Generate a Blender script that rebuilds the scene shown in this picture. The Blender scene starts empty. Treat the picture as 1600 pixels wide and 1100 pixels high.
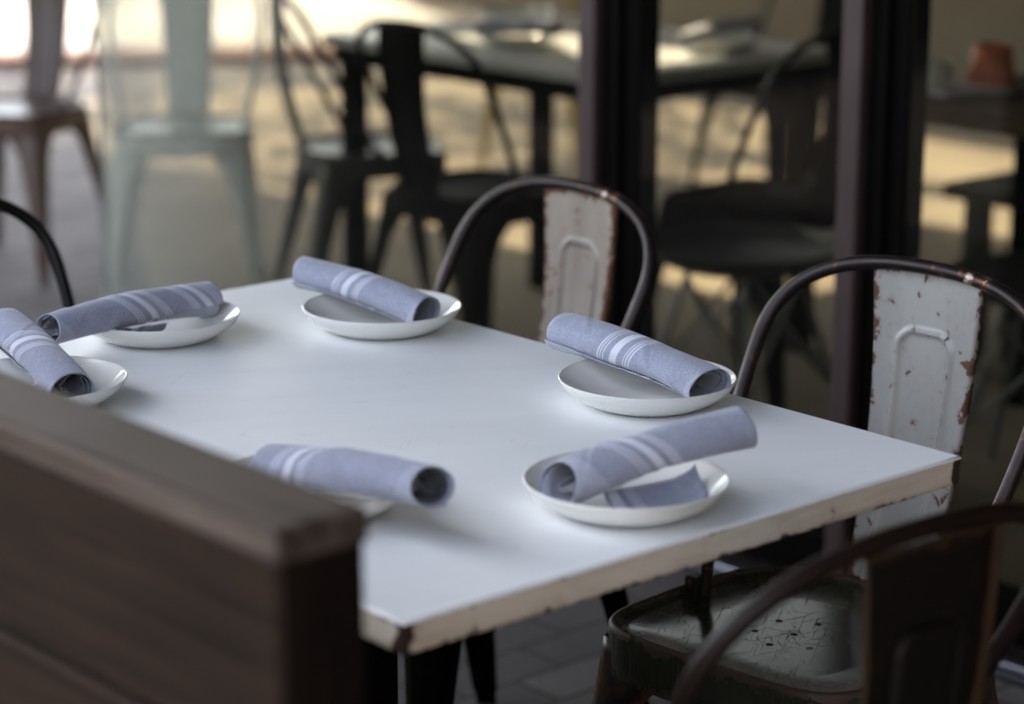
import bpy, bmesh, math, random
from mathutils import Vector, Matrix, noise

random.seed(7)
R = math.radians
sc = bpy.context.scene
col = sc.collection

# ------------------------------------------------------------------ camera
cd = bpy.data.cameras.new('camera')
cd.lens = 85.07; cd.sensor_width = 36.0; cd.clip_start = 0.05; cd.clip_end = 400
cd.dof.use_dof = True; cd.dof.focus_distance = 2.66; cd.dof.aperture_fstop = 2.9
cam = bpy.data.objects.new('camera', cd); col.objects.link(cam); sc.camera = cam
YAW, PIT, ROLL = 0.84671, 0.24743, 0.00185
fw = Vector((math.cos(YAW) * math.cos(PIT), math.sin(YAW) * math.cos(PIT), -math.sin(PIT)))
rt = Vector((math.sin(YAW), -math.cos(YAW), 0)); up = rt.cross(fw)
r2 = math.cos(ROLL) * rt + math.sin(ROLL) * up; u2 = -math.sin(ROLL) * rt + math.cos(ROLL) * up
cam.matrix_world = Matrix(((r2.x, u2.x, -fw.x, -1.18024), (r2.y, u2.y, -fw.y, -1.46802), (r2.z, u2.z, -fw.z, 1.44434), (0, 0, 0, 1)))

# ------------------------------------------------------------------ world, sun, exposure
SUN_EL, SUN_AZ = R(52), R(3)            # azimuth clockwise from +Y
w = bpy.data.worlds.new("World"); sc.world = w; w.use_nodes = True
wn = w.node_tree.nodes; wl = w.node_tree.links
sky = wn.new('ShaderNodeTexSky'); sky.sky_type = 'NISHITA'; sky.sun_disc = False
sky.sun_elevation = SUN_EL; sky.sun_rotation = SUN_AZ; sky.air_density = 1.0; sky.dust_density = 2.2; sky.ozone_density = 1.0
bg = wn['Background']; bg.inputs['Strength'].default_value = 0.15
bw_ = wn.new('ShaderNodeRGBToBW'); wl.new(sky.outputs['Color'], bw_.inputs[0])
mx_ = wn.new('ShaderNodeMix'); mx_.data_type = 'RGBA'; mx_.inputs[0].default_value = .60      # thin bright haze: a paler sky
wl.new(sky.outputs['Color'], mx_.inputs[6]); wl.new(bw_.outputs[0], mx_.inputs[7]); wl.new(mx_.outputs[2], bg.inputs['Color'])
ld = bpy.data.lights.new('sun', 'SUN'); ld.energy = 2.7; ld.angle = R(0.55); ld.color = (1.0, 0.86, 0.66)
sun = bpy.data.objects.new('sun', ld); col.objects.link(sun)
sd = Vector((math.sin(SUN_AZ) * math.cos(SUN_EL), math.cos(SUN_AZ) * math.cos(SUN_EL), math.sin(SUN_EL)))
sun.rotation_euler = sd.to_track_quat('Z', 'Y').to_euler()
sc.view_settings.view_transform = 'Standard'; sc.view_settings.look = 'None'
sc.view_settings.exposure = 2.82; sc.view_settings.gamma = 1.0
sc.cycles.use_denoising = True
sc.cycles.max_bounces = 8; sc.cycles.transparent_max_bounces = 16
sc.cycles.sample_clamp_indirect = 4.0
sc.cycles.caustics_reflective = False; sc.cycles.caustics_refractive = False

# ------------------------------------------------------------------ helpers
def tag(o, label=None, cat=None, group=None, kind=None):
    if label: o['label'] = label
    if cat: o['category'] = cat
    if group: o['group'] = group
    if kind: o['kind'] = kind
    return o

def empty(name, loc=(0, 0, 0), rz=0.0):
    o = bpy.data.objects.new(name, None); col.objects.link(o)
    o.location = loc; o.rotation_euler = (0, 0, rz); o.empty_display_size = 0.1
    return o

class MB:
    def __init__(s): s.v = []; s.f = []; s.uv = None
    def vert(s, p): s.v.append(tuple(p)); return len(s.v) - 1
    def box(s, a, b):
        (x0, y0, z0), (x1, y1, z1) = a, b
        i = len(s.v)
        s.v += [(x0, y0, z0), (x1, y0, z0), (x1, y1, z0), (x0, y1, z0), (x0, y0, z1), (x1, y0, z1), (x1, y1, z1), (x0, y1, z1)]
        s.f += [tuple(i + k for k in q) for q in ((3, 2, 1, 0), (4, 5, 6, 7), (0, 1, 5, 4), (1, 2, 6, 5), (2, 3, 7, 6), (3, 0, 4, 7))]
        return s
    def grid(s, rows, close_u=False, close_v=False):
        n, m = len(rows), len(rows[0]); i = len(s.v)
        for r in rows: s.v += [tuple(p) for p in r]
        for a in range(n if close_v else n - 1):
            for b in range(m if close_u else m - 1):
                a1, b1 = (a + 1) % n, (b + 1) % m
                s.f.append((i + a * m + b, i + a * m + b1, i + a1 * m + b1, i + a1 * m + b))
        return i
    def tube(s, pts, rad, n=12, cap=True, flat=None):
        pts = [Vector(p) for p in pts]; rows = []
        t = (pts[1] - pts[0]).normalized()
        nrm = t.orthogonal().normalized()
        for k, p in enumerate(pts):
            if k == 0: tt = pts[1] - p
            elif k == len(pts) - 1: tt = p - pts[k - 1]
            else: tt = pts[k + 1] - pts[k - 1]
            tt.normalize()
            nrm = (nrm - tt * nrm.dot(tt)).normalized(); bn = tt.cross(nrm)
            r = rad[k] if hasattr(rad, '__len__') else rad
            rows.append([p + nrm * r * math.cos(2 * math.pi * j / n) + bn * r * math.sin(2 * math.pi * j / n) for j in range(n)])
        i = s.grid(rows, close_u=True)
        if cap:
            s.f.append(tuple(i + j for j in reversed(range(n))))
            e = i + (len(rows) - 1) * n
            s.f.append(tuple(e + j for j in range(n)))
        return s
    def lathe(s, prof, n=64):
        rows = [[(r * math.cos(2 * math.pi * j / n), r * math.sin(2 * math.pi * j / n), z) for j in range(n)] for r, z in prof]
        s.grid(rows, close_u=True); return s
    def build(s, name, mat, parent=None, smooth=True, bevel=0, solid=0, segs=2, sharp=40, attr=None, uv=None, subd=0):
        me = bpy.data.meshes.new(name); me.from_pydata(s.v, [], s.f); me.update()
        if uv:
            l = me.uv_layers.new(name='UVMap')
            for lp in me.loops: l.data[lp.index].uv = uv[lp.vertex_index]
        if attr:
            a = me.attributes.new('wear', 'FLOAT', 'POINT')
            a.data.foreach_set('value', attr)
        me.materials.append(mat)
        if smooth:
            me.polygons.foreach_set('use_smooth', [True] * len(me.polygons))
            try: me.set_sharp_from_angle(angle=R(sharp))
            except Exception: pass
        o = bpy.data.objects.new(name, me); col.objects.link(o)
        if parent: o.parent = parent
        if solid:
            m = o.modifiers.new('solid', 'SOLIDIFY'); m.thickness = solid; m.offset = 0
        if bevel:
            m = o.modifiers.new('bevel', 'BEVEL'); m.width = bevel; m.segments = segs; m.limit_method = 'ANGLE'; m.angle_limit = R(35)
        if subd:
            m = o.modifiers.new('sub', 'SUBSURF'); m.levels = subd; m.render_levels = subd
        return o

def dup(root, loc, rz, label, group=None, name=None, rot=None):
    r = root.copy(); col.objects.link(r); r.location = loc
    r.rotation_euler = rot if rot else (0, 0, rz)
    r['label'] = label
    if group: r['group'] = group
    for ch in list(root.children):
        c = ch.copy(); col.objects.link(c); c.parent = r
        for g in ch.children:
            d = g.copy(); col.objects.link(d); d.parent = c
    return r

# ------------------------------------------------------------------ materials
class NT:
    def __init__(s, name):
        s.m = bpy.data.materials.new(name); s.m.use_nodes = True
        s.n = s.m.node_tree.nodes; s.l = s.m.node_tree.links
        s.b = s.n['Principled BSDF']
    def node(s, t, **k):
        n = s.n.new(t)
        for a, v in k.items():
            if a.startswith('i_'): n.inputs[a[2:].replace('_', ' ')].default_value = v
            else: setattr(n, a, v)
        return n
    def link(s, a, b): s.l.new(a, b)
    def coord(s, out='Object'): return s.node('ShaderNodeTexCoord').outputs[out]
    def mapping(s, src, scale=(1, 1, 1), rot=(0, 0, 0), loc=(0, 0, 0)):
        m = s.node('ShaderNodeMapping'); s.link(src, m.inputs['Vector'])
        m.inputs['Scale'].default_value = scale; m.inputs['Rotation'].default_value = rot; m.inputs['Location'].default_value = loc
        return m.outputs[0]
    def noise(s, src, scale, detail=4, rough=.55, dist=0):
        n = s.node('ShaderNodeTexNoise'); s.link(src, n.inputs['Vector'])
        n.inputs['Scale'].default_value = scale; n.inputs['Detail'].default_value = detail
        n.inputs['Roughness'].default_value = rough; n.inputs['Distortion'].default_value = dist
        return n.outputs['Fac']
    def ramp(s, src, stops, interp='LINEAR'):
        r = s.node('ShaderNodeValToRGB'); s.link(src, r.inputs[0]); cr = r.color_ramp; cr.interpolation = interp
        while len(cr.elements) < len(stops): cr.elements.new(0.5)
        for e, (p, c) in zip(cr.elements, stops):
            e.position = p
            e.color = (c, c, c, 1) if not hasattr(c, '__len__') else (*c, 1)
        return r.outputs[0]
    def math(s, op, a, b=None, clamp=False):
        m = s.node('ShaderNodeMath', operation=op); m.use_clamp = clamp
        for k, v in enumerate((a, b)):
            if v is None: continue
            if isinstance(v, (int, float)): m.inputs[k].default_value = v
            else: s.link(v, m.inputs[k])
        return m.outputs[0]
    def mix(s, fac, a, b, blend='MIX'):
        m = s.node('ShaderNodeMix', data_type='RGBA', blend_type=blend)
        for k, v in ((0, fac), (6, a), (7, b)):
            if isinstance(v, (int, float)): m.inputs[k].default_value = v
            elif isinstance(v, tuple): m.inputs[k].default_value = (*v, 1)
            else: s.link(v, m.inputs[k])
        return m.outputs[2]
    def bump(s, h, strength=.3, dist=.002):
        b = s.node('ShaderNodeBump'); b.inputs['Strength'].default_value = strength; b.inputs['Distance'].default_value = dist
        s.link(h, b.inputs['Height']); s.link(b.outputs[0], s.b.inputs['Normal'])
    def set(s, color=None, rough=None, metal=None, spec=None, coat=None):
        for k, v in (('Base Color', color), ('Roughness', rough), ('Metallic', metal), ('Specular IOR Level', spec), ('Coat Weight', coat)):
            if v is None: continue
            i = s.b.inputs[k]
            if isinstance(v, (int, float)): i.default_value = v
            elif isinstance(v, tuple): i.default_value = (*v, 1)
            else: s.link(v, i)
        return s
    def attr(s, name): return s.node('ShaderNodeAttribute', attribute_name=name).outputs['Fac']

def plain(name, color, rough=.5, metal=0, spec=.5, var=.12, scale=6):
    t = NT(name); n = t.noise(t.coord(), scale, 5)
    v = t.ramp(n, [(.25, 1 - var), (.75, 1 + var)])
    c = t.mix(1.0, tuple(color), v, 'MULTIPLY')
    t.set(c, rough, metal, spec); return t.m

def worn_paint(name, paint, rust=(.05, .021, .011), amount=.5, rough=.38, dirt=.25, edge_gain=.55, metal=0.0, seed=0.0, spec=.5, spots=0):
    """painted sheet steel: chips and rust gather at the sheet's edges (attribute 'wear')"""
    t = NT(name); co = t.mapping(t.coord(), loc=(seed, seed * .7, seed * .3))
    wr = t.attr('wear')
    n1 = t.noise(co, 46, 6, .62, .4); n2 = t.noise(co, 9, 3); 
    s = t.math('ADD', n1, t.math('MULTIPLY', wr, edge_gain))
    s = t.math('ADD', s, t.math('MULTIPLY', t.math('SUBTRACT', n2, .5), .35))
    if spots:      # scattered small chips, drawn out along the sheet
        sp = t.noise(t.mapping(co, scale=(1, 1, .7), loc=(4.7, 1.9, 2.2)), 62, 4, .6, .5)
        s = t.math('MAXIMUM', s, t.math('ADD', t.math('MULTIPLY', t.math('SUBTRACT', sp, .5), 1.5), .46))
    lo = 1.02 - .62 * amount
    mask = t.ramp(s, [(max(lo - .015, 0), 0.0), (min(lo + .02, 1), 1.0)])
    halo = t.ramp(s, [(max(lo - .16, 0), 0.0), (min(lo, 1), .45)])
    d = t.ramp(t.noise(t.mapping(co, scale=(1, 1, .25)), 12, 6), [(.3, 1 - dirt), (.7, 1.0)])
    base = t.mix(1.0, tuple(paint), d, 'MULTIPLY')
    base = t.mix(halo, base, tuple(.5 * p + .5 * min(q * 2.6, .3) for p, q in zip(paint, rust)))
    rc = t.mix(t.noise(co, 120, 3), tuple(rust), tuple(x * 1.9 for x in rust))
    c = t.mix(mask, base, rc)
    t.set(c, t.ramp(mask, [(0, rough), (1, .85)]), metal, spec)
    t.bump(t.math('SUBTRACT', t.noise(co, 14, 2), t.math('MULTIPLY', mask, .35)), .25, .002)
    return t.m

def tube_metal(name, color, wear_color=(.45, .40, .36), rust=(.11, .045, .02), rough=.34, wear=.70):
    t = NT(name); co = t.coord(); n = t.noise(co, 34, 6, .65, .3); n2 = t.noise(co, 8, 3)
    m1 = t.ramp(t.math('ADD', n, t.math('MULTIPLY', t.math('SUBTRACT', n2, .5), .5)), [(wear, 0), (wear + .03, 1)])
    m2 = t.ramp(t.math('ADD', n, t.math('MULTIPLY', t.math('SUBTRACT', n2, .5), .5)), [(wear - .07, 0), (wear - .02, 1)])
    c = t.mix(m2, tuple(color), tuple(rust)); c = t.mix(m1, c, tuple(wear_color))
    t.set(c, t.ramp(n, [(.3, rough - .06), (.7, rough + .16)]), .55)
    t.bump(n, .12, .001)
    return t.m

M = {}
# table paint
def table_paint():
    t = NT('table white enamel'); co = t.coord()
    geo = t.node('ShaderNodeNewGeometry')
    cl = t.noise(co, 3.2, 5); st = t.ramp(cl, [(.3, (.82, .83, .825)), (.7, (.87, .875, .87))])
    vz = t.node('ShaderNodeTexVoronoi', feature='F1'); t.link(co, vz.inputs['Vector']); vz.inputs['Scale'].default_value = 17; vz.inputs['Randomness'].default_value = 1
    spk = t.math('LESS_THAN', t.math('ADD', vz.outputs['Distance'], t.math('MULTIPLY', t.noise(co, 5, 2), .06)), .052)
    c = t.mix(t.math('MULTIPLY', spk, .6), st, (.30, .25, .20))
    wipe = t.ramp(t.noise(t.mapping(t.mapping(co, rot=(0, 0, .5)), scale=(2, 9, 1)), 1.6, 6, .65), [(.35, .955), (.65, 1.0)])
    c = t.mix(1.0, c, wipe, 'MULTIPLY')
    for ang, seed_ in ((.35, 1.7), (1.45, 5.2), (2.5, 9.9)):
        hs = t.noise(t.mapping(t.mapping(co, rot=(0, 0, ang), loc=(seed_, seed_, 0)), scale=(7, 240, 1)), 1.5, 2, .5, .25)
        c = t.mix(t.ramp(hs, [(.735, 0), (.75, .55)]), c, (.52, .50, .48))
    # hairline scratches
    sc1 = t.noise(t.mapping(co, scale=(2, 60, 1), rot=(0, 0, .6)), 5, 2)
    scm = t.ramp(sc1, [(.735, 0), (.745, .35)])
    t.set(c, t.ramp(t.noise(co, 7, 4), [(.3, .40), (.7, .50)]), 0, .4, 0)
    t.bump(t.noise(co, 30, 3), .03, .002)
    return t.m
M['table'] = table_paint()
def table_edge():
    t = NT('table chipped edge'); co = t.coord()
    gr = t.noise(t.mapping(co, scale=(1, 1, 6)), 9, 6, .6)
    c = t.ramp(gr, [(.25, (.46, .38, .29)), (.5, (.64, .56, .46)), (.8, (.72, .66, .56))])
    wr = t.attr('wear')
    s = t.math('ADD', t.noise(co, 60, 5, .6), t.math('MULTIPLY', wr, .34))
    s = t.math('ADD', s, t.math('MULTIPLY', t.math('SUBTRACT', t.noise(co, 11, 2), .5), .42))
    mk = t.ramp(s, [(.71, 0), (.735, 1)])
    hl = t.ramp(s, [(.62, 0), (.77, .55)])
    c = t.mix(hl, c, (.24, .15, .09)); c = t.mix(mk, c, (.035, .018, .012))
    t.set(c, .55); t.bump(t.math('SUBTRACT', gr, mk), .3, .002)
    return t.m
M['edge'] = table_edge()
M['black_steel'] = plain('blackened steel', (.006, .005, .005), .55, 0, .06)
def ceramic():
    t = NT('glazed stoneware'); co = t.coord()
    c = t.ramp(t.noise(co, 6, 4), [(.3, (.78, .765, .715)), (.7, (.82, .81, .765))])
    # unglazed / darker ring on the very lip
    sep = t.node('ShaderNodeSeparateXYZ'); t.link(co, sep.inputs[0])
    lip = t.ramp(sep.outputs['Z'], [(.0285, 0.0), (.0296, .55)])
    c = t.mix(lip, c, (.50, .46, .41))
    t.set(c, .12, 0, .5, .2); t.bump(t.noise(co, 28, 2), .04, .003)
    return t.m
M['ceramic'] = ceramic()
def napkin_mat(name, centres):
    t = NT(name)
    uvn = t.coord('UV'); sp = t.node('ShaderNodeSeparateXYZ'); t.link(uvn, sp.inputs[0]); u = sp.outputs['X']
    pos = []
    for c in centres:
        for a, b, v in ((-.110, -.101, .75), (-.091, -.082, .75), (-.072, -.063, .75), (-.023, .023, 1.0), (.063, .072, .75), (.082, .091, .75), (.101, .110, .75)):
            pos += [(c + a, v), (c + b, 0.0)]
    pos = [(0.0, 0.0)] + [p for p in sorted(pos) if 0 < p[0] < 1]
    groups = [pos[:30], pos[30:]]
    m = t.ramp(u, groups[0], 'CONSTANT')
    if groups[1]: m = t.math('MAXIMUM', m, t.ramp(u, [(0, 0)] + groups[1], 'CONSTANT'))
    wv = t.mapping(uvn, scale=(420, 900, 1))
    th1 = t.noise(t.mapping(uvn, scale=(30, 420, 1)), 3, 3); th2 = t.noise(t.mapping(uvn, scale=(300, 40, 1)), 3, 3)
    th = t.math('MULTIPLY', t.math('ADD', th1, th2), .5)
    base = t.ramp(th, [(.42, (.25, .265, .345)), (.62, (.41, .425, .515))])
    mott = t.ramp(t.noise(t.coord(), 55, 4), [(.3, .90), (.7, 1.08)])
    base = t.mix(1.0, base, mott, 'MULTIPLY')
    base = t.mix(1.0, base, t.ramp(t.noise(t.coord(), 520, 3, .6), [(.3, .84), (.7, 1.14)]), 'MULTIPLY')
    base = t.mix(t.ramp(sp.outputs['Y'], [(.60, 1), (.66, 0)]), base, (.055, .055, .068))      # inner turns of the roll charcoal, seen at the open ends
    hem = t.ramp(u, [(0, .6), (.014, .6), (.018, 0), (.978, 0), (.984, .45), (1, .45)])
    base = t.mix(t.math('MULTIPLY', hem, .35), base, (.66, .67, .74))
    c = t.mix(t.math('MULTIPLY', m, .88), base, (.70, .70, .78))
    t.set(c, .9, 0, .15)
    t.b.inputs['Sheen Weight'].default_value = .25
    t.bump(th, .5, .0010)
    return t.m
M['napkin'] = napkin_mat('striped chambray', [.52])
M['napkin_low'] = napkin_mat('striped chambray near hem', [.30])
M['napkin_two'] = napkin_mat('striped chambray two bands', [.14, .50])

M['splat_white'] = worn_paint('chipped white enamel', (.345, .335, .315), amount=.515, rough=.30, seed=0.0, edge_gain=.24, spots=1)
M['splat_cream'] = worn_paint('rusting cream enamel', (.38, .325, .27), rust=(.075, .032, .014), amount=.565, dirt=.45, seed=3.3, edge_gain=.30, spots=1)
M['hoop_dark'] = tube_metal('worn brown black tube', (.022, .015, .0145))
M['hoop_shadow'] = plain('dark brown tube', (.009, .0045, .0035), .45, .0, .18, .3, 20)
M['hoop_black'] = tube_metal('black tube', (.006, .005, .0045), wear=.86)
M['steel_dark'] = worn_paint('rusted dark steel', (.014, .010, .008), rust=(.06, .026, .013), amount=.42, rough=.42, metal=.3)
M['steel_black'] = worn_paint('black steel', (.004, .0036, .0034), rust=(.008, .004, .0025), amount=.3, rough=.5, metal=0, spec=.03)
M['steel_brown'] = worn_paint('brown rusty steel', (.045, .024, .016), rust=(.12, .05, .02), amount=.5, rough=.5, metal=.2, edge_gain=.7)
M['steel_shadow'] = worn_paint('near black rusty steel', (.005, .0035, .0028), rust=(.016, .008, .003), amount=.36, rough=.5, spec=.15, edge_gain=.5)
M['steel_grey'] = worn_paint('grey steel', (.050, .053, .049), rust=(.05, .04, .03), amount=.25, rough=.36)
M['steel_pale'] = worn_paint('pale green white steel', (.78, .80, .74), amount=.15, rough=.42)
M['steel_rust'] = worn_paint('rust brown steel', (.085, .05, .036), rust=(.05, .025, .015), amount=.45, rough=.4)
def seat_mat():
    t = NT('scratched seat enamel'); co = t.coord()
    n = t.noise(co, 7, 4)
    base = t.ramp(n, [(.3, (.022, .023, .015)), (.7, (.048, .047, .028))])
    parts = []
    for ang, sc_, thr in ((.3, (8, 260, 1), .65), (1.2, (11, 230, 1), .66), (-.5, (7, 280, 1), .655), (2.2, (12, 210, 1), .665)):
        k = t.noise(t.mapping(t.mapping(co, rot=(0, 0, ang)), scale=sc_), 1.9, 3, .5, .5)
        parts.append(t.ramp(k, [(thr, 0), (thr + .015, 1)]))
    m = parts[0]
    for p in parts[1:]: m = t.math('MAXIMUM', m, p)
    area = t.ramp(t.noise(co, 4.5, 2), [(.38, .12), (.62, 1.0)])
    m = t.math('MULTIPLY', m, area)
    wr = t.attr('wear')
    em = t.ramp(t.math('ADD', t.noise(co, 40, 5), t.math('MULTIPLY', wr, .5)), [(.82, 0), (.9, .9)])
    c = t.mix(m, base, (.018, .014, .013)); c = t.mix(em, c, (.055, .028, .018))
    t.set(c, t.ramp(t.math('MAXIMUM', m, em), [(0, .15), (1, .7)]), .1, .7)
    t.bump(m, -.1, .0004)
    return t.m
M['seat_scratched'] = seat_mat()
def wood(name, dark, light, grain=(1, 18, 18), rough=.6):
    t = NT(name); co = t.coord()
    g = t.noise(t.mapping(co, scale=grain), 2.2, 7, .62, .7); b = t.noise(co, 3.0, 4)
    c = t.ramp(t.math('ADD', t.math('MULTIPLY', g, .7), t.math('MULTIPLY', b, .3)), [(.36, dark), (.64, light)])
    t.set(c, t.ramp(g, [(.3, rough - .1), (.7, rough + .12)]), 0, .08); t.bump(g, .25, .002)
    return t.m
M['wood'] = wood('weathered brown plank', (.0035, .0016, .0008), (.022, .0118, .0064), grain=(44, 1.6, 44))
M['wood_top'] = wood('worn bleached cap board', (.024, .017, .0135), (.095, .074, .061), grain=(18, 1, 18), rough=.5)
M['wood_post'] = wood('stained and shaded post', (.004, .0025, .002), (.012, .007, .005), grain=(16, 16, 1))  # stain and end-face shadow both put into this dark colour
M['wood_table'] = wood('brown table board', (.055, .036, .022), (.13, .085, .05))
M['frame_brown'] = plain('brown painted mullion', (.050, .031, .031), .45, 0, .3, .2)
M['frame_black'] = plain('black door stile', (.0022, .0019, .0019), .6, 0, .03, .2)
M['track'] = plain('dark metal track', (.05, .048, .052), .32, .7, .5, .2)
M['rail_metal'] = plain('bare metal rail', (.30, .30, .34), .3, .9, .5, .15)
M['white_table'] = plain('white table top', (.74, .745, .73), .3, 0, .5, .04)
M['orange'] = plain('orange pottery', (.55, .13, .045), .5, 0, .5, .1)
M['white_pot'] = plain('white pottery', (.66, .64, .58), .4)
M['green_bench'] = plain('grey green painted boards', (.05, .062, .043), .5, 0, .3, .2)
M['shell'] = plain('grey moulded shell', (.07, .08, .075), .35, 0, .4, .06)
M['wire'] = plain('dull steel wire', (.22, .23, .25), .38, .7)
M['napkin_plain'] = plain('pale grey cloth', (.52, .53, .60), .9)
M['yellow'] = plain('ochre painted steel', (.34, .22, .03), .45)
def paver_mat():
    t = NT('clay pavers'); co = t.coord()
    br = t.node('ShaderNodeTexBrick'); t.link(t.mapping(co, loc=(.03, .045, 0)), br.inputs['Vector'])
    br.inputs['Scale'].default_value = 1.0
    for k, v in (('Brick Width', .205), ('Row Height', .105), ('Mortar Size', .006), ('Mortar Smooth', .4), ('Bias', 0.0)): br.inputs[k].default_value = v
    br.inputs['Color1'].default_value = (.090, .078, .076, 1); br.inputs['Color2'].default_value = (.150, .132, .126, 1); br.inputs['Mortar'].default_value = (.055, .048, .044, 1)
    n = t.ramp(t.noise(co, 2.3, 6, .6), [(.3, .72), (.7, 1.25)])
    n2 = t.ramp(t.noise(co, 60, 4, .6), [(.3, .85), (.7, 1.15)])
    c = t.mix(1.0, t.mix(1.0, br.outputs['Color'], n, 'MULTIPLY'), n2, 'MULTIPLY')
    t.set(c, .8, 0, .35)
    t.bump(t.math('SUBTRACT', t.math('MULTIPLY', t.noise(co, 45, 3), .25), br.outputs['Fac']), .55, .006)
    return t.m
M['paver'] = paver_mat()
def concrete(name, a, b, sc_=1.5):
    t = NT(name); co = t.coord(); n = t.noise(co, sc_, 7, .6)
    t.set(t.ramp(n, [(.3, a), (.7, b)]), .85, 0, .3); t.bump(t.noise(co, 60, 4), .3, .003); return t.m
M['street'] = concrete('pale street concrete', (.50, .47, .42), (.62, .59, .54))
M['tan_slab'] = concrete('tan stone paving', (.22, .183, .132), (.33, .278, .205), 2.2)
M['kerb'] = concrete('reddish kerb brick', (.16, .085, .065), (.25, .14, .105), 6)
M['plaster'] = concrete('tan plaster wall', (.17, .135, .095), (.24, .195, .14), .8)
M['shade_boards'] = concrete('dark shading boards', (.03, .026, .024), (.05, .044, .04), 1.2)
def glass_mat():
    t = NT('window glass'); t.n.remove(t.b); out = t.n['Material Output']
    tr = t.node('ShaderNodeBsdfTransparent'); tr.inputs[0].default_value = (.67, .665, .615, 1)
    gl = t.node('ShaderNodeBsdfGlossy'); gl.inputs['Roughness'].default_value = .0; gl.inputs['Color'].default_value = (1, 1, 1, 1)
    lw = t.node('ShaderNodeLayerWeight'); lw.inputs['Blend'].default_value = .5
    fr = t.math('ADD', t.math('MULTIPLY', t.math('POWER', lw.outputs['Facing'], 5.0), .9), .007)
    mx = t.node('ShaderNodeMixShader'); t.link(fr, mx.inputs[0]); t.link(tr.outputs[0], mx.inputs[1]); t.link(gl.outputs[0], mx.inputs[2])
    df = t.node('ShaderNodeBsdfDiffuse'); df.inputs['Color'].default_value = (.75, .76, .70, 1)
    veil = t.ramp(t.noise(t.mapping(t.coord(), scale=(1, 1, .6)), 2.5, 5), [(.3, .55), (.7, 1.0)])
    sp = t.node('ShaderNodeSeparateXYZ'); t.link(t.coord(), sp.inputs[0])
    veil = t.math('MULTIPLY', veil, t.ramp(t.math('DIVIDE', sp.outputs['Y'], 2.0), [(.0, .0015), (.46, .003), (.66, .08), (.8, .20), (1, .24)]))   # pale diffuse veil imitates a milky reflection, stronger towards the free end
    m2 = t.node('ShaderNodeMixShader'); t.link(veil, m2.inputs[0]); t.link(mx.outputs[0], m2.inputs[1]); t.link(df.outputs[0], m2.inputs[2])
    t.link(m2.outputs[0], out.inputs[0]); return t.m
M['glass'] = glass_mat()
M['glass_edge'] = plain('green glass edge', (.06, .10, .08), .2)
def leaf_mat():
    t = NT('tree leaves'); c = t.ramp(t.noise(t.coord(), 1.2, 3), [(.3, (.035, .065, .015)), (.7, (.08, .12, .03))])
    t.set(c, .6, 0, .3); return t.m
M['leaf'] = leaf_mat()
M['bark'] = plain('bark', (.09, .07, .05), .9, 0, .2, .4, 14)

# ------------------------------------------------------------------ ground and setting
def sheet(name, pts, z, mat, kind='structure'):
    m = MB(); m.f.append(tuple(m.vert((x, y, z)) for x, y in pts))
    return tag(m.build(name, mat, smooth=False), kind=kind)
sheet('ground', [(-60, -60), (60, -60), (60, 60), (-60, 60)], 0, M['paver'])
sheet('inner_pavement', [(2.05, -6), (14, -6), (14, 7.0), (6.6, 6.3), (4.1, 7.2), (2.05, 3.46)], .004, M['tan_slab'])
sheet('street', [(3.2, 21.6), (3.2, 9.04), (4.30, 8.36), (6.6, 6.95), (7.55, 9.6), (10, 21.6)], .006, M['street'])

# kerb between patio and street
kb = MB()
a, b = Vector((-10, 15.0, 0)), Vector((4.25, 8.28, 0)); c2 = Vector((6.6, 6.85, 0))
for p, q in ((a, b), (b, c2)):
    d = (q - p).normalized(); nn = Vector((d.y, -d.x, 0))
    i = len(kb.v)
    for pt in (p, q):
        for off, z in ((-.02, 0), (-.02, .05), (-.30, .05), (-.30, 0)):
            kb.v.append(tuple(pt - nn * off + Vector((0, 0, z)) - nn * .30))
    kb.f += [(i, i + 4, i + 5, i + 1), (i + 1, i + 5, i + 6, i + 2), (i + 2, i + 6, i + 7, i + 3)]
tag(kb.build('kerb', M['kerb'], smooth=False), kind='structure')

# boards added out of view to shade the table, gaps shape the sun bands
cn = empty('added_canopy', (0, 0, 0))
tag(cn, 'added unseen boards that shade the tables and shape the sun bands', 'canopy')
for (x0, y0, x1, y1) in ((-.55, -7, 2.72, 8.7), (2.725, -7, 2.975, 3.95), (2.725, 4.75, 2.975, 8.7), (2.98, -7, 3.55, 8.7), (3.555, -7, 4.03, 4.9), (4.035, -7, 4.76, 6.9), (5.12, -7, 5.32, 9.5), (6.02, -7, 8.0, 9.0), (4.765, -7, 5.115, 4.0), (5.325, -7, 6.015, 4.2)):
    MB().box((x0, y0, 2.75), (x1, y1, 2.87)).build('shade_board', M['shade_boards'], cn, smooth=False)
MB().box((-.70, -7, 2.60), (-.552, 8.7, 2.90)).build('shade_edge', M['shade_boards'], cn, smooth=False)

# tree added out of view so that its crown dapples the far paving
tr = empty('added_tree', (2.0, 11.0, 0)); tag(tr, 'added unseen tree, its crown dapples the far paving', 'tree')
tk = MB(); tk.tube([(0, 0, -.05), (.05, .02, 1.2), (.0, .1, 2.4), (.2, .1, 3.6), (.4, .3, 5.0)], [.2, .16, .14, .12, .06], 12)
for ex, ey, ez in ((2.2, .5, 4.9), (1.2, 2.4, 5.2), (-1.6, 1.0, 5.0), (.8, -1.9, 4.8), (3.1, 2.0, 5.4)):
    tk.tube([(.1, .1, 3.0), (ex * .45, ey * .45, 3.0 + (ez - 3) * .65), (ex, ey, ez)], [.08, .05, .02], 8)
tk.build('trunk', M['bark'], tr)
lf = MB(); rng = random.Random(11)
clumps = [(rng.uniform(-3.0, 5.2), rng.uniform(-3.0, 4.5), rng.uniform(4.0, 6.0)) for _ in range(135)]
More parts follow.
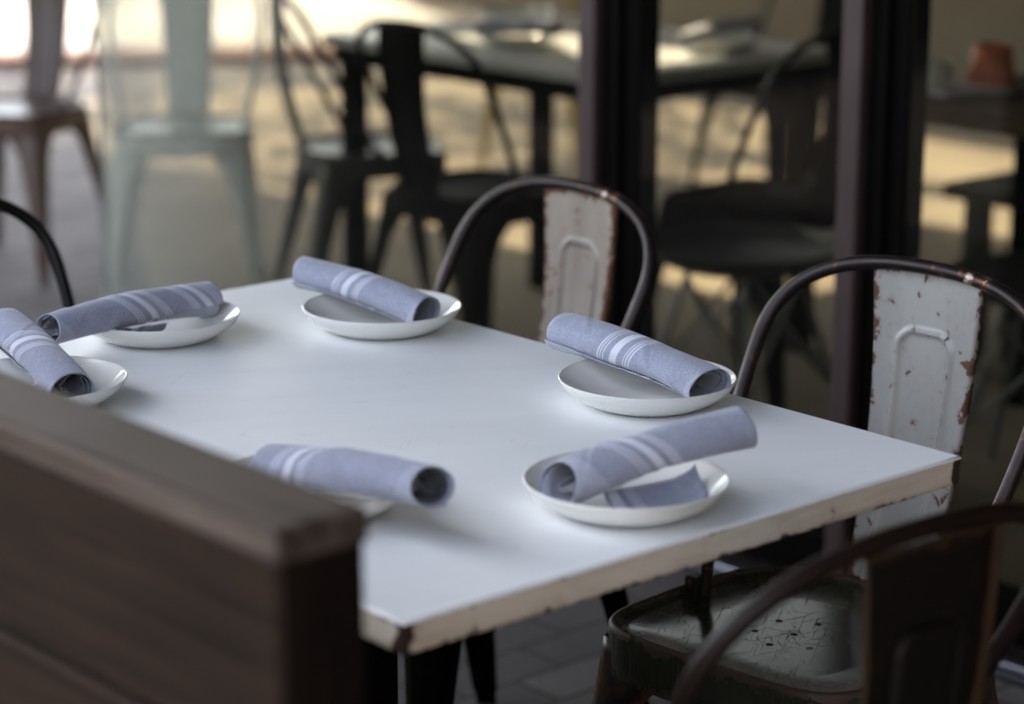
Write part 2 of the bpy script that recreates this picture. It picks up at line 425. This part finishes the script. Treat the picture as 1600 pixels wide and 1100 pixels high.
for cx, cy, cz in clumps:
    for _ in range(90):
        p = Vector((cx + rng.gauss(0, .36), cy + rng.gauss(0, .36), cz + rng.gauss(0, .28)))
        a = Vector((rng.gauss(0, 1), rng.gauss(0, 1), rng.gauss(0, .5))).normalized(); b = a.orthogonal().normalized()
        s = rng.uniform(.05, .11)
        i = len(lf.v); lf.v += [tuple(p + a * s), tuple(p + b * s * .5), tuple(p - a * s), tuple(p - b * s * .5)]
        lf.f.append((i, i + 1, i + 2, i + 3))
lf.build('crown', M['leaf'], tr, smooth=False)

# leaf screen added out of frame to darken what the glass reflects
hg = empty('added_hedge', (-3.0, 6.9, 0)); tag(hg, 'added leaf screen out of view, darkening the glass reflections', 'added_hedge')
hl = MB(); rng = random.Random(5)
for _ in range(9000):
    p = Vector((rng.uniform(-3.2, 3.2), rng.choice((-1, 1)) * .38 + rng.gauss(0, .05), rng.uniform(.05, 1.35))) if rng.random() < .75 else Vector((rng.uniform(-3.2, 3.2), rng.uniform(-.4, .4), 1.35 + rng.gauss(0, .04)))
    a = Vector((rng.gauss(0, 1), rng.gauss(0, 1), rng.gauss(0, 1))).normalized(); b = a.orthogonal().normalized(); q = rng.uniform(.03, .06)
    i = len(hl.v); hl.v += [tuple(p + a * q), tuple(p + b * q * .6), tuple(p - a * q), tuple(p - b * q * .6)]; hl.f.append((i, i + 1, i + 2, i + 3))
hl.build('foliage', M['leaf'], hg, smooth=False)
MB().box((-3.15, -.33, 0), (3.15, .33, 1.3)).build('blocker_core', M['bark'], hg, smooth=False)

# wall added out of frame to darken the sides of things facing it
bw = MB().box((-2.6, -4.2, 0), (9, -3.9, 2.74)); tag(bw.build('added_wall', M['plaster'], smooth=False), 'added unseen plaster wall that darkens the near end', 'wall')
fwall = MB().box((7.6, -3.6, 0), (7.9, 9.3, 2.74)); tag(fwall.build('back_wall', M['plaster'], smooth=False), 'tan plaster wall far behind the folding glass doors', 'wall')

# ------------------------------------------------------------------ folding glass doors
GX = 1.88
def glass_panel(y0, y1, label, stile=True, mullion=True, black_w=.175):
    t = empty('glass_door', (GX, y0, 0)); tag(t, label, 'glass door', 'folding glass doors along the terrace')
    L = y1 - y0
    ys = 0.0
    if mullion:
        # black stile first (low y), brown mullion toward the pane
        s = MB().box((.0, .002, .03), (.05, black_w, 2.7)); s.box((-.012, black_w * .45, .031), (-.0005, black_w * .62, 2.665)); s.build('stile', M['frame_black'], t, smooth=False, bevel=.003)
        MB().box((-.02, black_w + .001, .03), (.05, black_w + .044, 2.7)).build('mullion', M['frame_brown'], t, smooth=False, bevel=.004)
        ys = black_w + .045
    if stile:
        MB().box((-.02, ys, .03), (.03, L - .002, .11)).build('bottom_rail', M['frame_black'], t, smooth=False, bevel=.003)
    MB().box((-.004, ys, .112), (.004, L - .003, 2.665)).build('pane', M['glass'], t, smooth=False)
    if y1 > 3:       # the free end of the wide pane shows its green polished edge
        MB().box((-.0045, L - .0028, .112), (.0045, L + .002, 2.69)).build('pane_edge', M['glass_edge'], t, smooth=False)
    return t
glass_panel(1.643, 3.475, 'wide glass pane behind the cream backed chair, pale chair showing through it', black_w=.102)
glass_panel(1.024, 1.641, 'narrow glass door leaf between the two dark posts above the far right bowl', black_w=.086)
glass_panel(.405, 1.022, 'glass door leaf at right edge with dark post beside chipped white chair back', black_w=.086)
tk_ = empty('door_track', (GX, 0, 0)); tag(tk_, 'dark metal floor track under the folding glass doors', 'door track')
MB().box((-.10, -3.5, 0), (.12, 3.475, .014)).build('track_base', M['track'], tk_, smooth=False, bevel=.003)
for x in (-.085, .075):
    MB().box((x, -3.5, .0145), (x + .022, 3.47, .026)).build('rail', M['rail_metal'], tk_, smooth=False, bevel=.003)

# ------------------------------------------------------------------ dining table
TW, TL, TH = .724, 1.12, .74
def make_table(label, worn=True):
    t = empty('dining_table', (0, 0, 0)); tag(t, label, 'table')
    m = MB()
    # top sheet with softly rounded rim
    e = .003; nx, ny = 24, 36
    rows = []
    for j in range(ny + 1):
        y = j / ny * TL
        rows.append([(i / nx * TW, y, TH) for i in range(nx + 1)])
    m.grid(rows)
    edge = [(i / nx * TW, 0) for i in range(nx)] + [(TW, j / ny * TL) for j in range(ny)] + [(TW - i / nx * TW, TL) for i in range(nx)] + [(0, TL - j / ny * TL) for j in range(ny)]
    rw = []
    for z, off in ((TH, 0.0), (TH - .0008, .0016), (TH - .003, .0026)):
        r_ = []
        for x, y in edge:
            ox = -off if x == 0 else (off if x == TW else 0); oy = -off if y == 0 else (off if y == TL else 0)
            r_.append((x + ox, y + oy, z))
        rw.append(r_)
    m.grid(rw, close_u=True)
    m.build('tabletop', M['table'], t, sharp=60)
    # edge band
    m = MB(); wear = []
    rng = random.Random(3)
    pe = []
    N = 260
    per = [(0, 0), (TW, 0), (TW, TL), (0, TL)]
    pts = []
    for k in range(4):
        p, q = Vector(per[k]), Vector(per[(k + 1) % 4]); n_ = 60 if k % 2 == 0 else 90
        for i in range(n_):
            f = i / n_; d = min(f, 1 - f) * (q - p).length
            pts.append((p.lerp(q, f), d, (q - p).normalized()))
    zs = [TH - .003, TH - .006, TH - .014, TH - .022, TH - .028, TH - .030]
    rows = []
    for z in zs:
        r_ = []
        for p, d, tdir in pts:
            off = .0026 if z > TH - .029 else .0012
            n_ = noise.noise(Vector((p.x * 40, p.y * 40, z * 60))) * .0005
            nx_ = (-1 if p.x == 0 else 1 if p.x == TW else 0); ny_ = (-1 if p.y == 0 else 1 if p.y == TL else 0)
            r_.append((p.x + nx_ * (off + n_), p.y + ny_ * (off + n_), z))
            wz = max(0, 1 - min(TH - z, z - (TH - .03)) / .006)
            wear.append(max(.75 * wz, max(0, 1 - d / .022) * 1.15, 1.6 if d < .0035 else 0))
        rows.append(r_)
    m.grid(rows, close_u=True)
    m.build('edge_band', M['edge'], t, attr=wear, sharp=50)
    u = MB().box((.004, .004, TH - .029), (TW - .004, TL - .004, TH - .018)); u.build('underside', M['black_steel'], t, smooth=False)
    cx, cy = TW / 2, TL / 2
    p = MB().box((cx - .045, cy - .045, .03), (cx + .045, cy + .045, TH - .0295)); p.build('pedestal', M['black_steel'], t, smooth=False, bevel=.006)
    b = MB().box((cx - .25, cy - .25, .001), (cx + .25, cy + .25, .0295)); b.build('base_plate', M['black_steel'], t, smooth=False, bevel=.006)
    return t
table = make_table('white enamel dining table with chipped beige edges, set with six bowls')

# ------------------------------------------------------------------ bowls and napkins
RB = .097
def bowl_mb(rad=RB):
    pr = [(0, .0035), (.030, .0036), (.052, .0042), (.066, .0075), (.080, .0155), (.090, .0235), (.0955, .0288), (.0966, .0298), (.0976, .0300), (.0984, .0294), (.0982, .0280),
          (.0935, .0195), (.084, .0115), (.072, .0045), (.064, .0012), (.058, .0002), (.054, .0), (.051, .0012), (0, .0012)]
    m = MB(); m.lathe([(max(r, 1e-4) * rad / .0975, z) for r, z in pr], 80); return m
BOWLS = [((.392, .957), 'white bowl at the far left end of the table, napkin with two bands on it'),
         ((.623, .813), 'white bowl on the back side of the table before the cream backed chair'),
         ((.628, .353), 'white bowl on the back side of the table nearest the chipped white chair'),
         ((.349, .098), 'white bowl at the near right end of the table, napkin pointing up right'),
         ((.124, .292), 'white bowl mostly hidden behind the end of the wooden divider'),
         ((.122, .787), 'white bowl at the left picture edge behind the wooden divider')]
b0 = bowl_mb().build('bowl', M['ceramic'], sharp=80)
tag(b0, BOWLS[0][1], 'bowl', 'white bowls on the dining table')
b0.location = (*BOWLS[0][0], TH + .0006)
for (x, y), lab in BOWLS[1:]:
    b = dup(b0, (x, y, TH + .0006), random.uniform(0, 6), lab)

PROF = [(0, .0036), (.030, .0036), (.052, .0042), (.066, .0075), (.080, .0155), (.090, .0235), (.0955, .0288), (.2, .0300)]
def bowl_z(d):
    for (r0, z0), (r1, z1) in zip(PROF, PROF[1:]):
        if d <= r1: return TH + .0006 + z0 + (z1 - z0) * (d - r0) / (r1 - r0)
    return TH + .03
def napkin(A, B, roll, label, mat, rad=.0245, turns=3.2, skew=.035, seed=1, diag=.5, squash=.86, mirror=1, taper=0.0, group='rolled napkins on the bowls', sag=.006, slant=(.004, .004), dent=1.0, flap=None, bowl=None):
    """spiral-rolled cloth from A (low end) to B"""
    A, B = Vector(A), Vector(B); L = (B - A).length
    X = (B - A).normalized(); Y = Vector((0, 0, 1)).cross(X).normalized(); Z = X.cross(Y)
    nx, nt = 84, 240
    TM = 2 * math.pi * turns
    m = MB(); uv = []; rows = []
    rng = random.Random(seed)
    ph = rng.uniform(0, 50); p1, p2 = rng.uniform(0, 6.3), rng.uniform(0, 6.3)
    pinch = rng.uniform(.2, .8)
    creases = [(rng.uniform(.05, .95), rng.uniform(-2.2, 2.2), rng.uniform(-.16, .16), rng.uniform(.5, 1.0)) for _ in range(7)]
    for i in range(nx + 1):
        f = i / nx
        row = []
        endn = max(0, 1 - min(f, 1 - f) / .16)
        # the roll is not a perfect cylinder: slow swelling, one soft dent, ends opening a little
        swell = 1 + taper * (f - .5) + dent * (.05 * noise.noise(Vector((f * 2.1 + ph, 7.1, 0))) - .05 * math.exp(-((f - pinch) / .11) ** 2)) + .03 * endn
        for j in range(nt + 1):
            g = j / nt
            end_th = TM + diag * (f - .5) * 2.0
            th = g * end_th
            q = th / TM
            a = mirror * (th - TM) + roll
            n1 = noise.noise(Vector((f * 3.0 + ph, math.cos(a) * .9, math.sin(a) * .9)))
            n2 = noise.noise(Vector((f * 8.0 + ph * 2, math.cos(a) * 1.6, math.sin(a) * 1.6 + 5)))
            if q < .22:      # loose crumpled heart of the roll
                rr = rad * (.10 + .60 * (q / .22) + .30 * noise.noise(Vector((f * 4 + ph, th * 1.3, 2))))
            else:
                rr = rad * (.70 + .30 * min(1.0, (q - .22) / .78))
                if th > TM: rr += .0010 * (th - TM) / 6.28
            aw = (a + math.pi) % (2 * math.pi) - math.pi
            for cf, ca, cs, cw in creases:
                dd = f - cf - cs * (aw - ca)
                rr -= rad * .045 * cw * math.exp(-(dd / .018) ** 2) * math.exp(-((aw - ca) / .9) ** 2)
                rr += rad * .035 * cw * math.exp(-((dd - .035) / .022) ** 2) * math.exp(-((aw - ca) / .9) ** 2)
            rr *= swell * (1 + dent * (.050 * n1 + .016 * n2))
            rr += rad * .05 * endn * noise.noise(Vector((a * .9 + ph, th * .35, f * 3)))
            rr = max(rr, rad * .06)
            yy, zz = rr * math.cos(a) * 1.08, rr * math.sin(a) * squash
            if zz < -rad * .74: zz = -rad * .74 + (zz + rad * .74) * .25          # flattened underside
            x = f * L
            if f < .5: x += endn * (slant[0] * math.cos(a + p1) + max(0, .86 - q) * .017 * (1 + .35 * n2) - .002)
            else: x -= endn * (slant[1] * math.cos(a + p2) + max(0, .86 - q) * .017 * (1 + .35 * n2) - .002)
            bend = -sag * (2 * f - .9) ** 2
            row.append(A + X * x + Y * yy + Z * (zz + bend))
            uv.append((f + skew * .16 * (a - (.7 - 2 * math.pi if mirror > 0 else .7)) + .006 * n1, g))
        rows.append(row)
    m.grid(rows)
    if flap:             # loose corner of the cloth lying out in the bowl
        side, f0, f1, ln = flap; rr_ = []
        for i in range(31):
            t = i / 30; f = f0 + (f1 - f0) * t
            l_ = ln * math.sin(math.pi * min(1, .10 + t * .895)) ** .8
            base = A + X * (f * L); hd = Vector((Y.x * side, Y.y * side, 0)).normalized(); row = []
            for k in range(13):
                d = k / 12; q = base + hd * (-rad * .3 + l_ * d)
                bc = Vector((*bowl, 0)); off = Vector((q.x, q.y, 0)) - bc; dist = off.length
                if dist > .076: off *= .076 / dist; dist = .076; q = bc + off
                zf = bowl_z(dist) + .0022 + .0035 * max(0, noise.noise(Vector((t * 3 + ph, d * 2.2, 1)))) + (.012 * (1 - t) + .016 * t) * (1 - d) ** 2.5
                row.append(Vector((q.x, q.y, zf))); uv.append((f, .9 + d))
            rr_.append(row)
        m.grid(rr_)
    o = m.build('rolled_napkin', mat, uv=uv, solid=.0011, sharp=75)
    c = (A + B) / 2
    for v in o.data.vertices: v.co -= c
    o.location = c
    tag(o, label, 'napkin', group)
    return o

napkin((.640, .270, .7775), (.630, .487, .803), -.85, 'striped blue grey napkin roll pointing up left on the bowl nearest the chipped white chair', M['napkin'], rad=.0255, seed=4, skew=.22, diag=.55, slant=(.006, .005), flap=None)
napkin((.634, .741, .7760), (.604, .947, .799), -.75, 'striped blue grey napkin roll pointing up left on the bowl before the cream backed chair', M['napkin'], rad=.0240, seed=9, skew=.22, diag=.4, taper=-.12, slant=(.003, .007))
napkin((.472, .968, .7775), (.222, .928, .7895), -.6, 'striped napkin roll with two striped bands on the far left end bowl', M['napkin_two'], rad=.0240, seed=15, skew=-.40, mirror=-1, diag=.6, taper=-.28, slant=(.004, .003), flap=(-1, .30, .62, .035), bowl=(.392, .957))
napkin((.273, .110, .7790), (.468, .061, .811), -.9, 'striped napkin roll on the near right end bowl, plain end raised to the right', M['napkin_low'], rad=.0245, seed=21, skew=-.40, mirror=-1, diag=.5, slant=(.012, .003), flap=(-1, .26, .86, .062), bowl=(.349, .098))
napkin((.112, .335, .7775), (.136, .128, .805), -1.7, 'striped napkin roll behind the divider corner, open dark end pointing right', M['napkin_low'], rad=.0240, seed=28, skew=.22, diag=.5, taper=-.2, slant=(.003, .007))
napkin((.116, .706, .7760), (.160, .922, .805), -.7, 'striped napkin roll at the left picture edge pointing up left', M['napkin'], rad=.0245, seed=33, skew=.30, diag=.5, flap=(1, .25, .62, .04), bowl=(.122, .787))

# ------------------------------------------------------------------ sheet-metal chairs
def seat_mesh():
    m = MB(); wear = []
    n = 96
    def outline(a, s=1.0, drop=0.0):
        ca, sa = math.cos(a), math.sin(a)
        p = 5.2 if ca > 0 else 3.4
        r = (abs(ca) ** p + abs(sa) ** p) ** (-1 / p)
        x = r * ca * (.165 if ca > 0 else .182); y = r * sa * (.182 - .010 * (ca < 0) * abs(ca))
        return x * s, y * s
    rows = []
    def ring(s, z, wv):
        r_ = []
        for k in range(n):
            x, y = outline(2 * math.pi * k / n, s); r_.append((x, y, z)); wear.append(wv)
        rows.append(r_)
    for s in (.02, .1, .2, .3, .4, .5, .6, .7, .8, .88):
        ring(s, .441 + .0045 * max(0, (s - .6) / .28) ** 2, 0)
    ring(.93, .4465, .3); ring(.955, .4515, .8); ring(.975, .4545, 1.0); ring(.99, .4540, 1.0); ring(1.0, .450, .9)
    ring(1.003, .443, .6); ring(1.004, .430, .3); ring(1.008, .412, .3); ring(1.010, .396, .7); ring(1.000, .393, .8); ring(.992, .398, .8)
    m.grid(rows, close_u=True)
    m.f.append(tuple(range(n)))
    return m, wear
def bored_seat(name, mat, parent):
    """the same seat with seven drilled holes in its dish"""
    from mathutils.geometry import delaunay_2d_cdt
    m, wear = seat_mesh(); n = 96; base = 6 * n                     # ring s = .6 bounds the drilled patch
    verts = m.v[base:]; wr = wear[base:]
    faces = [tuple(i - base for i in f) for f in m.f if len(f) == 4 and min(f) >= base]
    outer = [Vector(v[:2]) for v in verts[:n]]
    pts = list(outer); edges = [(k, (k + 1) % n) for k in range(n)]
    cents = [(0.0, 0.0)] + [(.046 * math.cos(k * math.pi / 3), .046 * math.sin(k * math.pi / 3)) for k in range(6)]
    for cx, cy in cents:
        o_ = len(pts)
        for k in range(20): pts.append(Vector((cx + .0047 * math.cos(k * math.pi / 10), cy + .0047 * math.sin(k * math.pi / 10))))
        edges += [(o_ + k, o_ + (k + 1) % 20) for k in range(20)]
    for i in range(-14, 15):
        for j in range(-14, 15):
            x, y = i * .0075 + (j % 2) * .00375, j * .0065
            if any(math.hypot(x - cx, y - cy) < .0075 for cx, cy in cents): continue
            if (abs(x) / .099) ** 4 + (abs(y) / .107) ** 4 < .85: pts.append(Vector((x, y)))
    v2, _, f2, _, _, _ = delaunay_2d_cdt(pts, edges, [], 1, 1e-6)
    mp = {}
    for k, q in enumerate(v2):
        if k < n: mp[k] = k; continue
        s_ = min(.6, math.hypot(q.x / .17, q.y / .18))
        mp[k] = len(verts); verts.append((q.x, q.y, .441)); wr.append(0)
    for f in f2:
        c = sum((v2[i] for i in f), Vector((0, 0))) / len(f)
        if any((c - Vector(q)).length < .0046 for q in cents): continue
        faces.append(tuple(mp[i] for i in f))
    k = MB(); k.v = verts; k.f = faces
    return k.build(name, mat, parent, attr=wr, sharp=70)

def hoop_pts():
    """half profile (half width, distance along the leaning plane)"""
    prof = []
    for k in range(9):
        u = k / 9; prof.append((.1546 + .0478 * math.sin(u * math.pi / 2) ** .9, -.012 + u * .322))
    n = 30
    for k in range(0, n + 1):
        a = k / n * math.pi / 2
        prof.append((.2024 * max(math.cos(a), 0) ** .84 if k < n else 0, .310 + .130 * math.sin(a) ** .83))
    return prof
LEAN = R(28.2)
def back_point(y, t, x0=-.0276, z0=.452):
    return Vector((x0 - t * math.sin(LEAN), y, z0 + t * math.cos(LEAN)))

def splat_mesh(top_w=.0785, bot_w=.058):
    nu, nv = 72, 120
    rows = []; wear = []
    top = back_point(0, .432)
    P0 = Vector((-.176, 0, .4555)); P1 = Vector((top.x - .014, 0, top.z + .001))
    for j in range(nv + 1):
        v = j / nv
        hw = bot_w + (top_w - bot_w) * v ** 1.05
        row = []
        for i in range(nu + 1):
            u = i / nu * 2 - 1
            uu = max(-1, min(1, u * 1.0)) 
            y = hw * uu
            ft = 1.0
            # arched top edge follows the hoop
            tl = v - .016 * (uu * uu) * v ** 8
            p = P0.lerp(P1, tl)
            bow = -.018 * math.sin(math.pi * tl) - .010 * tl * (uu * uu) * -1
            # embossed inverted U rib
            L = (P1 - P0).length
            ht = v * L
            rw = .60 * hw * .86; topv = L * .80; rc = .022
            ay = abs(y)
            if ht < topv - rc: d = abs(ay - rw)
            else:
                if ay < rw - rc: d = abs(ht - topv)
                else: d = abs(math.hypot(ay - (rw - rc), ht - (topv - rc)) - rc)
            rib = .0052 * math.exp(-(d / .0034) ** 2)
            inside = 1 / (1 + math.exp((max(ay - rw, ht - topv)) / .0025))
            x = p.x + bow + rib - .0016 * inside
            ed = min((1 - abs(uu)) * hw, (1 - v) * L, v * L * 2)
            # rolled-back side flange
            if abs(uu) > .955:
                k = (abs(uu) - .955) / .045
                x -= .0085 * k ** 1.4; y = math.copysign(hw * (.955 + .026 * math.sin(k * math.pi / 2)), uu)
            row.append((x, y, p.z)); wear.append(max(0, 1 - ed / .016) + .16 * math.exp(-(d / .004) ** 2))
        rows.append(row)
    m = MB(); m.grid(rows); return m, wear

def leg_mesh(sx, sy):
    rows = []; wear = []
    n = 26
    foot = Vector((.205 if sx > 0 else -.238, sy * .208, 0)); topp = Vector((.150 if sx > 0 else -.158, sy * .168, .436))
    for k in range(n + 1):
        t = k / n
        c = foot.lerp(topp, t)
        wd = .024 + .030 * t + .020 * t * t + .075 * max(0, (t - .72) / .28) ** 2.2
        if t < .06: wd = .021
        rr = min(.014, wd * .4)
        r_ = []
        # flange along x (inward), rounded corner, flange along y (inward)
        pts = [(wd, 0), (wd * .66, 0), (rr, 0), (rr * .3, rr * .3), (0, rr), (0, wd * .66), (0, wd)]
        for i, (px, py) in enumerate(pts):
            r_.append((c.x - sx * px, c.y - sy * py, c.z)); wear.append(.9 if i in (0, 6) else (.5 if i in (2, 3, 4) else .15))
        rows.append(r_)
    m = MB(); m.grid(rows); return m, wear

def make_chair(name, label, cat='chair', group=None, mats=None, bored=False):
    mt = dict(seat=M['steel_dark'], leg=M['steel_dark'], splat=M['steel_dark'], hoop=M['hoop_dark']); mt.update(mats or {})
    t = empty(name); tag(t, label, cat, group)
    if bored: bored_seat('seat', mt['seat'], t)
    else:
        m, wr = seat_mesh(); m.build('seat', mt['seat'], t, attr=wr, sharp=70)
    for sx in (1, -1):
        for sy in (1, -1):
            m, wr = leg_mesh(sx, sy); m.build('leg', mt['leg'], t, attr=wr, solid=.002, sharp=60)
    hp = hoop_pts()
    path = [back_point(hw, tt) for hw, tt in hp]
    path = path[:-1] + [back_point(0, hp[-1][1])] + [back_point(-hw, tt) for hw, tt in reversed(hp[:-1])]
    MB().tube(path, .0088, 14).build('back_hoop', mt['hoop'], t)
    m, wr = splat_mesh(); m.build('backrest', mt['splat'], t, attr=wr, solid=.0016, sharp=75)
    for sy in (1, -1):
        m = MB(); pb = back_point(sy * .155, -.012)
        m.box((pb.x - .012, sy * .166 - .010, .425), (pb.x + .012, sy * .166 + .010, .468)); m.build('bracket', mt['hoop'], t, bevel=.003, smooth=False)
    return t

G1 = 'metal chairs around the white dining table'
WH = dict(seat=M['seat_scratched'], splat=M['splat_white'], hoop=M['hoop_dark'], leg=M['steel_dark'])
ch2 = make_chair('metal_chair', 'metal chair with chipped white back and scratched dark seat with seven holes', group=G1, mats=WH, bored=True)
ch2.location = (.813, .2915, 0); ch2.rotation_euler = (0, 0, R(180 + 4.5))
ch1 = make_chair('metal_chair', 'metal chair with rusty cream back, tucked in behind the middle of the table', group=G1, mats=dict(seat=M['seat_scratched'], splat=M['splat_cream'], hoop=M['hoop_dark'], leg=M['steel_black']))
ch1.location = (.868, .985, 0); ch1.rotation_euler = (0, 0, R(180 - 2.5))
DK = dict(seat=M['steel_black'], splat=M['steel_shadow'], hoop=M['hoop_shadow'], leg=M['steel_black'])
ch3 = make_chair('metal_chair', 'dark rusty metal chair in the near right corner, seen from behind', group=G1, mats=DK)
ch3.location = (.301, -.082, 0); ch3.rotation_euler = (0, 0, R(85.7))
BK = dict(seat=M['steel_black'], splat=M['steel_black'], hoop=M['hoop_black'], leg=M['steel_black'])
ch4 = make_chair('metal_chair', 'black metal chair at the far left end of the table, only its hoop showing', group=G1, mats=BK)
ch4.location = (.345, 1.275, 0); ch4.rotation_euler = (0, 0, R(-90))

# ------------------------------------------------------------------ foreground wooden divider
dv = empty('wooden_divider', (-.309, -.254, 0)); tag(dv, 'weathered brown plank divider with a flat cap, blurred in the near left corner', 'divider')
DL = 2.6
MB().box((.0, .0, .9238), (.077, DL, .950)).build('cap_board', M['wood_top'], dv, smooth=False, bevel=.005)
z = .9255
for h in (.150, .150, .150, .150, .150, .14):
    MB().box((.004, .0065, z - h), (.030, DL - .01, z)).build('plank', M['wood'], dv, smooth=False, bevel=.004)
    z -= h + .005
MB().box((.0045, .0005, 0), (.072, .006, .9262)).build('end_post', M['wood_post'], dv, smooth=False, bevel=.004)  # thin board over the plank ends, their shadow painted into its colour
MB().box((.004, DL - .005, 0), (.078, DL + .07, .9262)).build('end_post', M['wood_post'], dv, smooth=False, bevel=.004)

# ------------------------------------------------------------------ things behind the glass
G2 = 'chairs around the table behind the glass'
t2 = empty('dining_table', (2.45, 2.30, 0)); tag(t2, 'white topped table behind the glass with napkins on it', 'table')
MB().box((0, 0, .712), (.74, 1.05, .74)).build('tabletop', M['white_table'], t2, smooth=False, bevel=.004)
MB().box((.02, .02, .670), (.72, 1.03, .7115)).build('apron', M['steel_black'], t2, smooth=False)
for x in (.03, .66):
    for y in (.03, .97):
        MB().box((x, y, 0), (x + .05, y + .05, .6695)).build('leg', M['steel_black'], t2, smooth=False, bevel=.004)
for (x, y), lab in (((2.66, 2.86), 'white bowl on the table behind the glass, left of the first dark post'), ((2.95, 2.47), 'white bowl on the table behind the glass, right of the first dark post'), ((3.0, 3.25), 'white bowl at the far side of the table behind the glass')):
    b = dup(b0, (x, y, .7406), 0, lab, 'white bowls on the table behind the glass')
napkin((2.62, 2.94, .778), (2.66, 2.72, .80), -.6, 'pale napkin roll on the table behind the glass, left of the first dark post', M['napkin'], seed=40, group='napkins on the table behind the glass')
napkin((2.82, 2.46, .780), (3.06, 2.475, .80), -.6, 'pale napkin roll on the table behind the glass, right of the first dark post', M['napkin_plain'], seed=41, group='napkins on the table behind the glass')

cb = dup(ch4, (2.41, 2.70, 0), R(2), 'black metal chair behind the glass with a wide dark back, tucked at the white table', G2)
cg = make_chair('metal_chair', 'grey metal chair behind the glass, leaning back between pale and black chairs', group=G2, mats=dict(seat=M['steel_grey'], splat=M['steel_grey'], hoop=M['hoop_dark'], leg=M['steel_grey']))
cg.location = (2.58, 3.32, 0); cg.rotation_euler = (0, 0, R(-25))
ce = dup(ch4, (2.80, 2.20, 0), R(95), 'black metal chair behind the narrow glass leaf, at the end of the white table', G2)
cp = make_chair('metal_chair', 'pale greenish white metal chair behind the left end of the glass', group=G2, mats=dict(seat=M['steel_pale'], splat=M['steel_pale'], hoop=M['steel_pale'], leg=M['steel_pale']))
cp.location = (2.40, 3.90, 0); cp.rotation_euler = (0, 0, R(-128))
cr = make_chair('metal_chair', 'rust brown metal chair outdoors at the upper left, sunlit street behind it', group='chairs beyond the end of the glass', mats=dict(seat=M['steel_rust'], splat=M['steel_rust'], hoop=M['hoop_dark'], leg=M['steel_rust']))
cr.location = (2.22, 4.50, 0); cr.rotation_euler = (0, 0, R(-150))
cq = dup(ch4, (4.35, 3.55, 0), R(175), 'dark metal chair behind the glass on the far side of the white table', G2)

cy_ = make_chair('metal_chair', 'ochre yellow metal chair behind the glass, seen beneath the white table', group=G2, mats=dict(seat=M['yellow'], splat=M['yellow'], hoop=M['yellow'], leg=M['yellow']))
cy_.location = (4.25, 4.45, 0); cy_.rotation_euler = (0, 0, R(-160))
# round wire stools
def make_stool(label):
    t = empty('wire_stool'); tag(t, label, 'stool', 'grey stools on wire legs behind the glass')
    m = MB(); m.lathe([(.001, .405), (.09, .407), (.15, .414), (.19, .428), (.205, .445), (.211, .447), (.210, .440), (.195, .420), (.155, .402), (.09, .393), (.001, .391)], 48); m.build('seat', M['shell'], t, sharp=80)
    for k in range(4):
        a = R(45 + 90 * k); c_, s_ = math.cos(a), math.sin(a)
        m = MB(); m.tube([(c_ * .11, s_ * .11, .394), (c_ * .16, s_ * .16, .24), (c_ * .235, s_ * .235, 0)], .007, 8); m.build('leg', M['wire'], t)
    m = MB()
    for k in range(4):
        a, b = R(45 + 90 * k), R(135 + 90 * k)
        m.tube([(math.cos(a) * .118, math.sin(a) * .118, .37), (math.cos(b) * .185, math.sin(b) * .185, .15)], .0045, 8)
        m.tube([(math.cos(b) * .118, math.sin(b) * .118, .37), (math.cos(a) * .185, math.sin(a) * .185, .15)], .0045, 8)
    m.build('cross_wires', M['wire'], t)
    return t
s1 = make_stool('round grey stool on wire legs behind the narrow glass leaf'); s1.location = (2.41, 1.87, 0)
s2 = dup(s1, (2.64, 1.26, 0), R(20), 'round grey stool on wire legs behind the glass at the right edge')

# bench and table at the right
bn = empty('low_bench', (3.25, 2.0, 0)); tag(bn, 'grey green low bench on the sunlit paving behind the right glass leaf', 'bench')
MB().box((0, -1.6, .415), (.34, .03, .45)).build('seat', M['green_bench'], bn, smooth=False, bevel=.004)
for y in (-.06, -1.5):
    for x in (.03, .27):
        MB().box((x, y, 0), (x + .05, y + .05, .4145)).build('leg', M['green_bench'], bn, smooth=False, bevel=.003)
t3 = empty('side_table', (2.58, 1.76, 0)); tag(t3, 'brown wooden table behind the right glass leaf with an orange pot on it', 'table')
MB().box((.05, -1.0, .70), (.62, .0, .74)).build('tabletop', M['wood_table'], t3, smooth=False, bevel=.004)
for y in (-.08, -.98):
    for x in (.08, .53):
        MB().box((x, y, 0), (x + .05, y + .05, .6995)).build('leg', M['steel_black'], t3, smooth=False, bevel=.003)
pot = MB(); pot.lathe([(.001, .0), (.050, 0), (.053, .003), (.046, .05), (.040, .090), (.036, .094), (.033, .090), (.038, .05), (.043, .010), (.001, .008)], 40)
po = pot.build('orange_pot', M['orange'], sharp=60); tag(po, 'orange tapered pot on the brown table behind the right glass leaf', 'pot'); po.location = (2.90, 1.64, .7412)
cu = MB(); cu.lathe([(.001, 0), (.024, 0), (.034, .02), (.037, .05), (.033, .062), (.030, .060), (.033, .048), (.030, .02), (.001, .006)], 32)
co2 = cu.build('white_cup', M['white_pot'], sharp=60); tag(co2, 'small round white cup beside the orange pot', 'cup'); co2.location = (2.79, 1.70, .7412)
cl = MB(); rows = []
for i in range(18):
    rows.append([(j / 17 * .17, i / 17 * .15, .004 + .004 * noise.noise(Vector((i * .3, j * .3, 1))) + (.02 if 4 < i < 13 and False else 0)) for j in range(18)])
cl.grid(rows); cl.grid([[(x, y, zz + .006) for x, y, zz in r_] for r_ in rows])
cn2 = cl.build('folded_napkin', M['napkin_plain'], solid=.003); tag(cn2, 'folded blue grey napkin on the brown table before the orange pot', 'napkin'); cn2.location = (2.70, 1.60, .7435); cn2.rotation_euler = (0, 0, R(-20))
